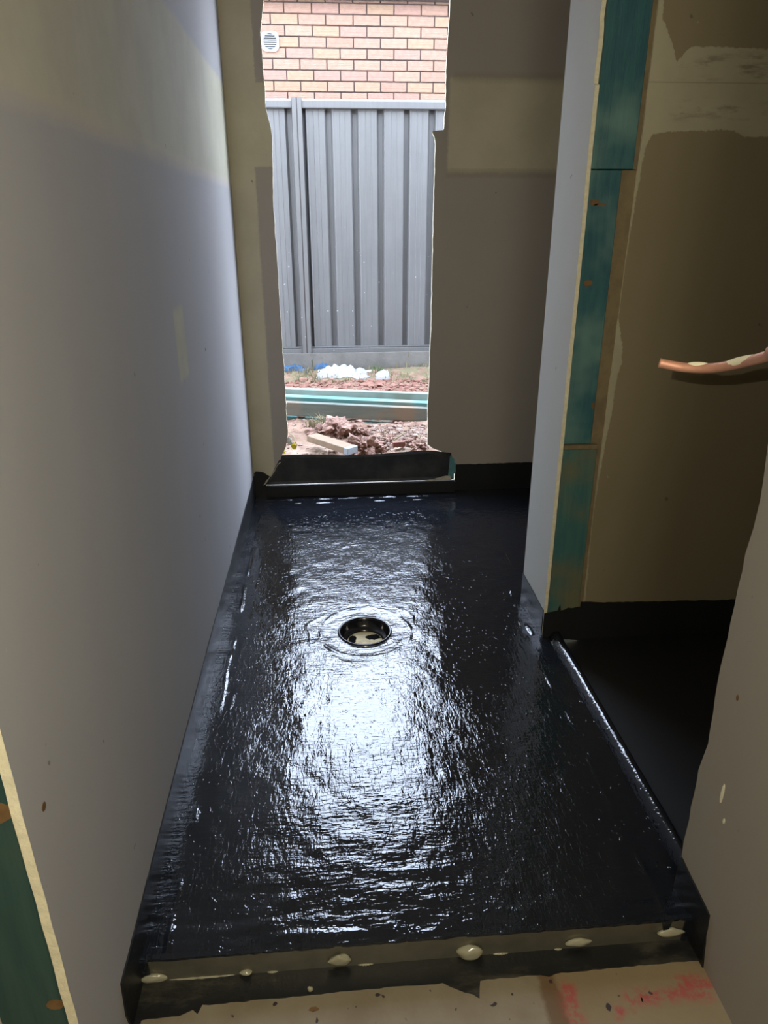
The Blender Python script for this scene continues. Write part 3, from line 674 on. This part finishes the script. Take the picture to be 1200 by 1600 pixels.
# vent cover
bm = bmesh.new(); R_ = .078
pr = []
for i in range(24):
    t = 2*math.pi*i/24; k = 1/max(abs(math.cos(t)), abs(math.sin(t))); pr.append((R_*min(k, 1.18)*math.cos(t), R_*min(k, 1.18)*math.sin(t)))
g0 = [bm.verts.new((a, -.006, b)) for a, b in pr]; g1 = [bm.verts.new((.062*math.cos(2*math.pi*i/24), -.012, .062*math.sin(2*math.pi*i/24))) for i in range(24)]
g2 = [bm.verts.new((.058*math.cos(2*math.pi*i/24), -.004, .058*math.sin(2*math.pi*i/24))) for i in range(24)]; g3 = [bm.verts.new((a, 0, b)) for a, b in pr]
for A, B in ((g3, g0), (g0, g1), (g1, g2)):
    for i in range(24): bm.faces.new((A[i], A[(i+1) % 24], B[(i+1) % 24], B[i]))
vv = thing('wall_vent', (vt.x, YW-.003, vt.z), 'round white louvred vent cover on the brick wall', 'vent')
from_bm('vent_frame', bm, M['vent'], vv)
bm = bmesh.new(); bmesh.ops.create_circle(bm, cap_ends=True, segments=24, radius=.06)
for q in bm.verts: q.co = Vector((q.co.x, -.002, q.co.y))
from_bm('vent_back', bm, M['ventdark'], vv)
for k in range(7):
    z = -.048+k*.016; wd = math.sqrt(max(.0001, .06**2-z*z))
    bm = bmesh.new(); box(bm, (-wd, -.011, z-.0034), (wd, -.003, z+.0034)); from_bm('louvre', bm, M['vent'], vv)
# ------------------------------------------------------------------ treated timbers stacked on the ground
def timber(p, q, wd, hg, mt, lb):
    p, q = Vector(p), Vector(q); mid = (p+q)/2
    bm = beam(p, q, wd, hg); o = from_bm('treated_timber', bm, mt, None, False, mid - Vector((0, 0, hg/2)))
    return tag(o, lb, 'timber', None)
def ext(p, q, k=1.1):
    p, q = Vector(p), Vector(q); d = (q-p)*k; return p-d, q+d
T = [((447, 637.5), (670, 647.5), 4.42, 4.36, .045, .086, 'tealbrown', 'weathered blue-green timber, the thick front one of the stack on the soil'),
     ((447, 623), (670, 633.5), 4.52, 4.46, .07, .045, 'tealout', 'bright turquoise thin timber wedged in the middle of the stack'),
     ((447, 612), (670, 620), 4.66, 4.60, .045, .05, 'tealpale', 'pale green timber at the back top of the stack'),
     ((447, 651.5), (600, 662), 4.47, 4.40, .09, .026, 'tealout', 'dark teal timber lying lowest, under the front timber at left')]
for (a, b, ya, yb, wd, hg, mt, lb) in T:
    p, q = ext(on(1, ya, *a), on(1, yb, *b)); timber(p, q, wd, hg, M[mt], lb)
for y, z0 in ((4.62, .0),):
    pass
p = on(1, 4.62, 300, 640)
# offcut
a, b = on(2, .135, 487, 683), on(2, .125, 551, 704)
of = thing('timber_offcut', (b.x, b.y, .08), 'short raw pine offcut with a pale painted end, lying on the soil by the opening', 'timber offcut')
bm = beam(a-of.location, b-of.location, .075, .035); from_bm('offcut_body', bm, M['pine'], of)
d = (b-a).normalized(); bm = beam(b-d*.03-of.location, b+d*.0015-of.location, .077, .037); o = from_bm('painted_end', bm, M['endpaint'], of); o['label'] = 'pale painted end'
# clods
cl = [(528, 668, .06, 'large rounded clay clod leaning at the foot of the timber stack'), (503, 672, .045, 'clay clod just left of the largest clod'), (565, 672, .03, 'small dark red clod right of the largest clod'), (566, 690, .055, 'jagged clay clod in front, right of the raw pine offcut'), (550, 697, .028, 'small clod between the pine offcut and the jagged clod'),
      (588, 684, .03, 'small pinkish lump right of the jagged clod'), (612, 683, .022, 'pebble-like lump in the middle of the pale rubble'), (640, 690, .028, 'lump at the right of the pale rubble, near the cut board'), (655, 697, .03, 'low pale lump near the bottom right of the opening'), (597, 694, .022, 'small pale stone before the rubble'), (515, 689, .02, 'small reddish lump behind the pine offcut')]
for i, (u, v, r, lb) in enumerate(cl):
    r *= 1.35
    p = on(2, .085+r*.4, u, v); bm = bmesh.new(); p.z = gz(p.x, p.y)+r*.35
    blob(bm, p, (r*1.15, r, r*.8), i*5+1, .5, 4, 1.8, .38); tag(from_bm('clay_clod', bm, M['clod'], None, False, (p.x, p.y, p.z-r*.5)), lb, 'clod', None)
p = on(2, .11, 623, 694); bm = bmesh.new(); 
v_ = beam(p+Vector((-.035, 0, 0)), p+Vector((.035, .01, .0)), .03, .028); bm.free()
tag(from_bm('brick_fragment', v_, simple('brown_brick_bit', srgb(120, 78, 66), .9, var=.3), None, False, p), 'small dark brown brick fragment on the rubble', 'brick fragment')
def scatter(name, mt, n, reg, rs, seed, lb, cat, sub=1):
    rr = random.Random(seed); bm = bmesh.new()
    for i in range(n):
        x, y = rr.uniform(reg[0], reg[1]), rr.uniform(reg[2], reg[3]); r = rr.uniform(*rs)*(1 if rr.random() < .8 else 1.6)
        blob(bm, (x, y, gz(x, y)+r*.2), (r*rr.uniform(.8, 1.5), r*rr.uniform(.8, 1.3), r*.7), i+seed, .6, sub, 1.8)
    return tag(from_bm(name, bm, mt), lb, cat, None, 'stuff')
scatter('soil_crumbs', M['redchip'], 2600, (-1.2, 1.6, 4.65, 5.6), (.006, .02), 3, 'crumbly red soil and chips behind the timber stack', 'soil')
scatter('rubble', M['stone'], 420, (.18, .70, 3.8, 4.25), (.004, .013), 5, 'pale rubble crumbs right of the clods', 'rubble')
scatter('soil_lumps', M['clod'], 700, (-.8, 1.1, 3.5, 4.45), (.003, .010), 6, 'small clay lumps scattered before the timbers', 'soil')
def blades(name, mt, spots, lb, cat, stuff=False, seed=0):
    rr = random.Random(seed); bm = bmesh.new()
    for (x, y, n, h, sp2) in spots:
        for i in range(n):
            a = rr.uniform(0, 6.28); r = rr.uniform(0, sp2); bx_ = Vector((x+r*math.cos(a), y+r*math.sin(a), 0)); bx_.z = gz(bx_.x, bx_.y)-.004
            b2 = rr.uniform(0, 6.28); hh = h*rr.uniform(.5, 1.1); ln = Vector((math.cos(b2), math.sin(b2), 0))*hh*rr.uniform(.2, .9); sd = Vector((-math.sin(b2), math.cos(b2), 0))*.0022
            m1 = bx_+ln*.4+Vector((0, 0, hh*.7)); m2 = bx_+ln+Vector((0, 0, hh*rr.uniform(.5, 1)))
            vs = [bm.verts.new(q) for q in (bx_-sd, bx_+sd, m1+sd*.8, m1-sd*.8, m2)]
            bm.faces.new(vs[:4]); bm.faces.new((vs[3], vs[2], vs[4]))
    x, y = spots[0][0], spots[0][1]
    return tag(from_bm(name, bm, mt, None, False, (x, y, gz(x, y))), lb, cat, None, 'stuff' if stuff else None)
rr = random.Random(8)
blades('dry_grass', M['straw'], [(rr.uniform(-1.3, 1.7), rr.uniform(5.45, 5.93), 14, .06, .07) for _ in range(110)], 'dry straw-coloured grass along the concrete plinth', 'grass', True, 1)
blades('green_grass', M['grass'], [(rr.uniform(-1.3, 1.7), rr.uniform(5.4, 5.93), 8, .06, .05) for _ in range(45)], 'sparse green grass along the concrete plinth', 'grass', True, 2)
q = on(2, .10, 572+22, 590-8); blades('weed', M['grass'], [(on(2, .12, 592, 583).x, on(2, .12, 592, 583).y, 40, .10, .03)], 'green weed growing between the two white plastic scraps', 'weed', False, 3)
q = on(2, .11, 585, 575); blades('weed', M['grass'], [(q.x, q.y, 40, .13, .04)], 'green weed against the plinth right of the white plastic', 'weed', False, 4)
q = on(2, .11, 490, 577); blades('weed', M['grass'], [(q.x, q.y, 30, .13, .03)], 'green weed against the plinth between the blue scraps', 'weed', False, 5)
q = on(2, .11, 634, 574); blades('weed', M['straw'], [(q.x, q.y, 8, .22, .01)], 'tall thin pale stalk against the plinth at the right', 'weed', False, 6)
q = on(2, .10, 500, 669); blades('straw_clump', M['straw'], [(q.x, q.y, 260, .11, .08)], 'tangled dry straw clump in front of the timbers at left', 'straw clump', False, 7)
q = on(2, .10, 640, 680); blades('straw_bits', M['straw'], [(q.x+rr.uniform(-.35, .25), q.y+rr.uniform(-.15, .15), 4, .05, .04) for _ in range(16)], 'loose straw bits over the rubble at right', 'straw', True, 8)
# twigs
for (u0, v0, u1, v1, lb) in ((612, 690, 632, 676, 'thin pale twig leaning on the rubble'), (452, 677, 462, 692, 'curved pale twig beside the left cut edge')):
    a = on(2, .10, u0, v0); b = on(2, .13, u1, v1); bm = bmesh.new(); tube(bm, [a, (a+b)/2+Vector((.01, 0, .006)), b], .004, 6); tag(from_bm('twig', bm, M['straw'], None, True, a), lb, 'twig')
def crumple(name, c, sx, sy, hz, mt, lb, cat, seed):
    bm = bmesh.new(); n_ = 26; g = []
    for j in range(n_+1):
        r_ = []
        for i in range(n_+1):
            a, b = i/n_*2-1, j/n_*2-1; k = 1+.25*noise.noise(Vector((a*1.5, b*1.5, seed)))
            x, y = c[0]+a*sx*k, c[1]+b*sy*k; e = max(0, 1-max(abs(a), abs(b))**3)
            z = gz(x, y)+.004+e*hz*(.45+.8*abs(noise.noise(Vector((a*1.7*sx/.12, b*1.7, seed+.5))))+.22*abs(noise.noise(Vector((a*4*sx/.1, b*4, seed+3)))))
            r_.append(bm.verts.new((x, y, z)))
        g.append(r_)
    for j in range(n_):
        for i in range(n_): bm.faces.new((g[j][i], g[j][i+1], g[j+1][i+1], g[j+1][i]))
    bmesh.ops.solidify(bm, geom=bm.faces[:], thickness=.002)
    return tag(from_bm(name, bm, mt, None, False, (c[0], c[1], gz(*c[:2]))), lb, cat)
q = on(2, .13, 533, 580); crumple('plastic_sheet', (q.x+.02, q.y), .21, .10, .075, M['white'], 'crumpled white plastic sheet lying before the plinth, the longer piece', 'plastic sheet', 1)
q = on(2, .13, 598, 584); crumple('plastic_sheet', (q.x, q.y), .055, .06, .08, M['white'], 'small crumpled white plastic scrap right of the long white sheet', 'plastic sheet', 2)
q = on(2, .13, 503, 572); crumple('plastic_sheet', (q.x, q.y-.03), .065, .05, .09, M['blue'], 'small blue plastic lump behind the white sheet', 'plastic sheet', 3)
q = on(2, .12, 463, 578); crumple('plastic_sheet', (q.x-.03, q.y-.02), .13, .06, .05, M['blue'], 'flat blue plastic scrap at the left by the cut edge', 'plastic sheet', 4)
# unseen ceiling fitting, made up to go with the added hall fill light
bm = bmesh.new(); ring(bm, [(.001, 0), (.16, 0), (.17, -.02), (.15, -.035), (.001, -.036)], 32)
tag(from_bm('added_ceiling_fitting', bm, M['vent'], None, True), 'added round white fitting on the hall ceiling, above the unseen fill light', 'ceiling lamp').location = (.1, -1.0, ZC)
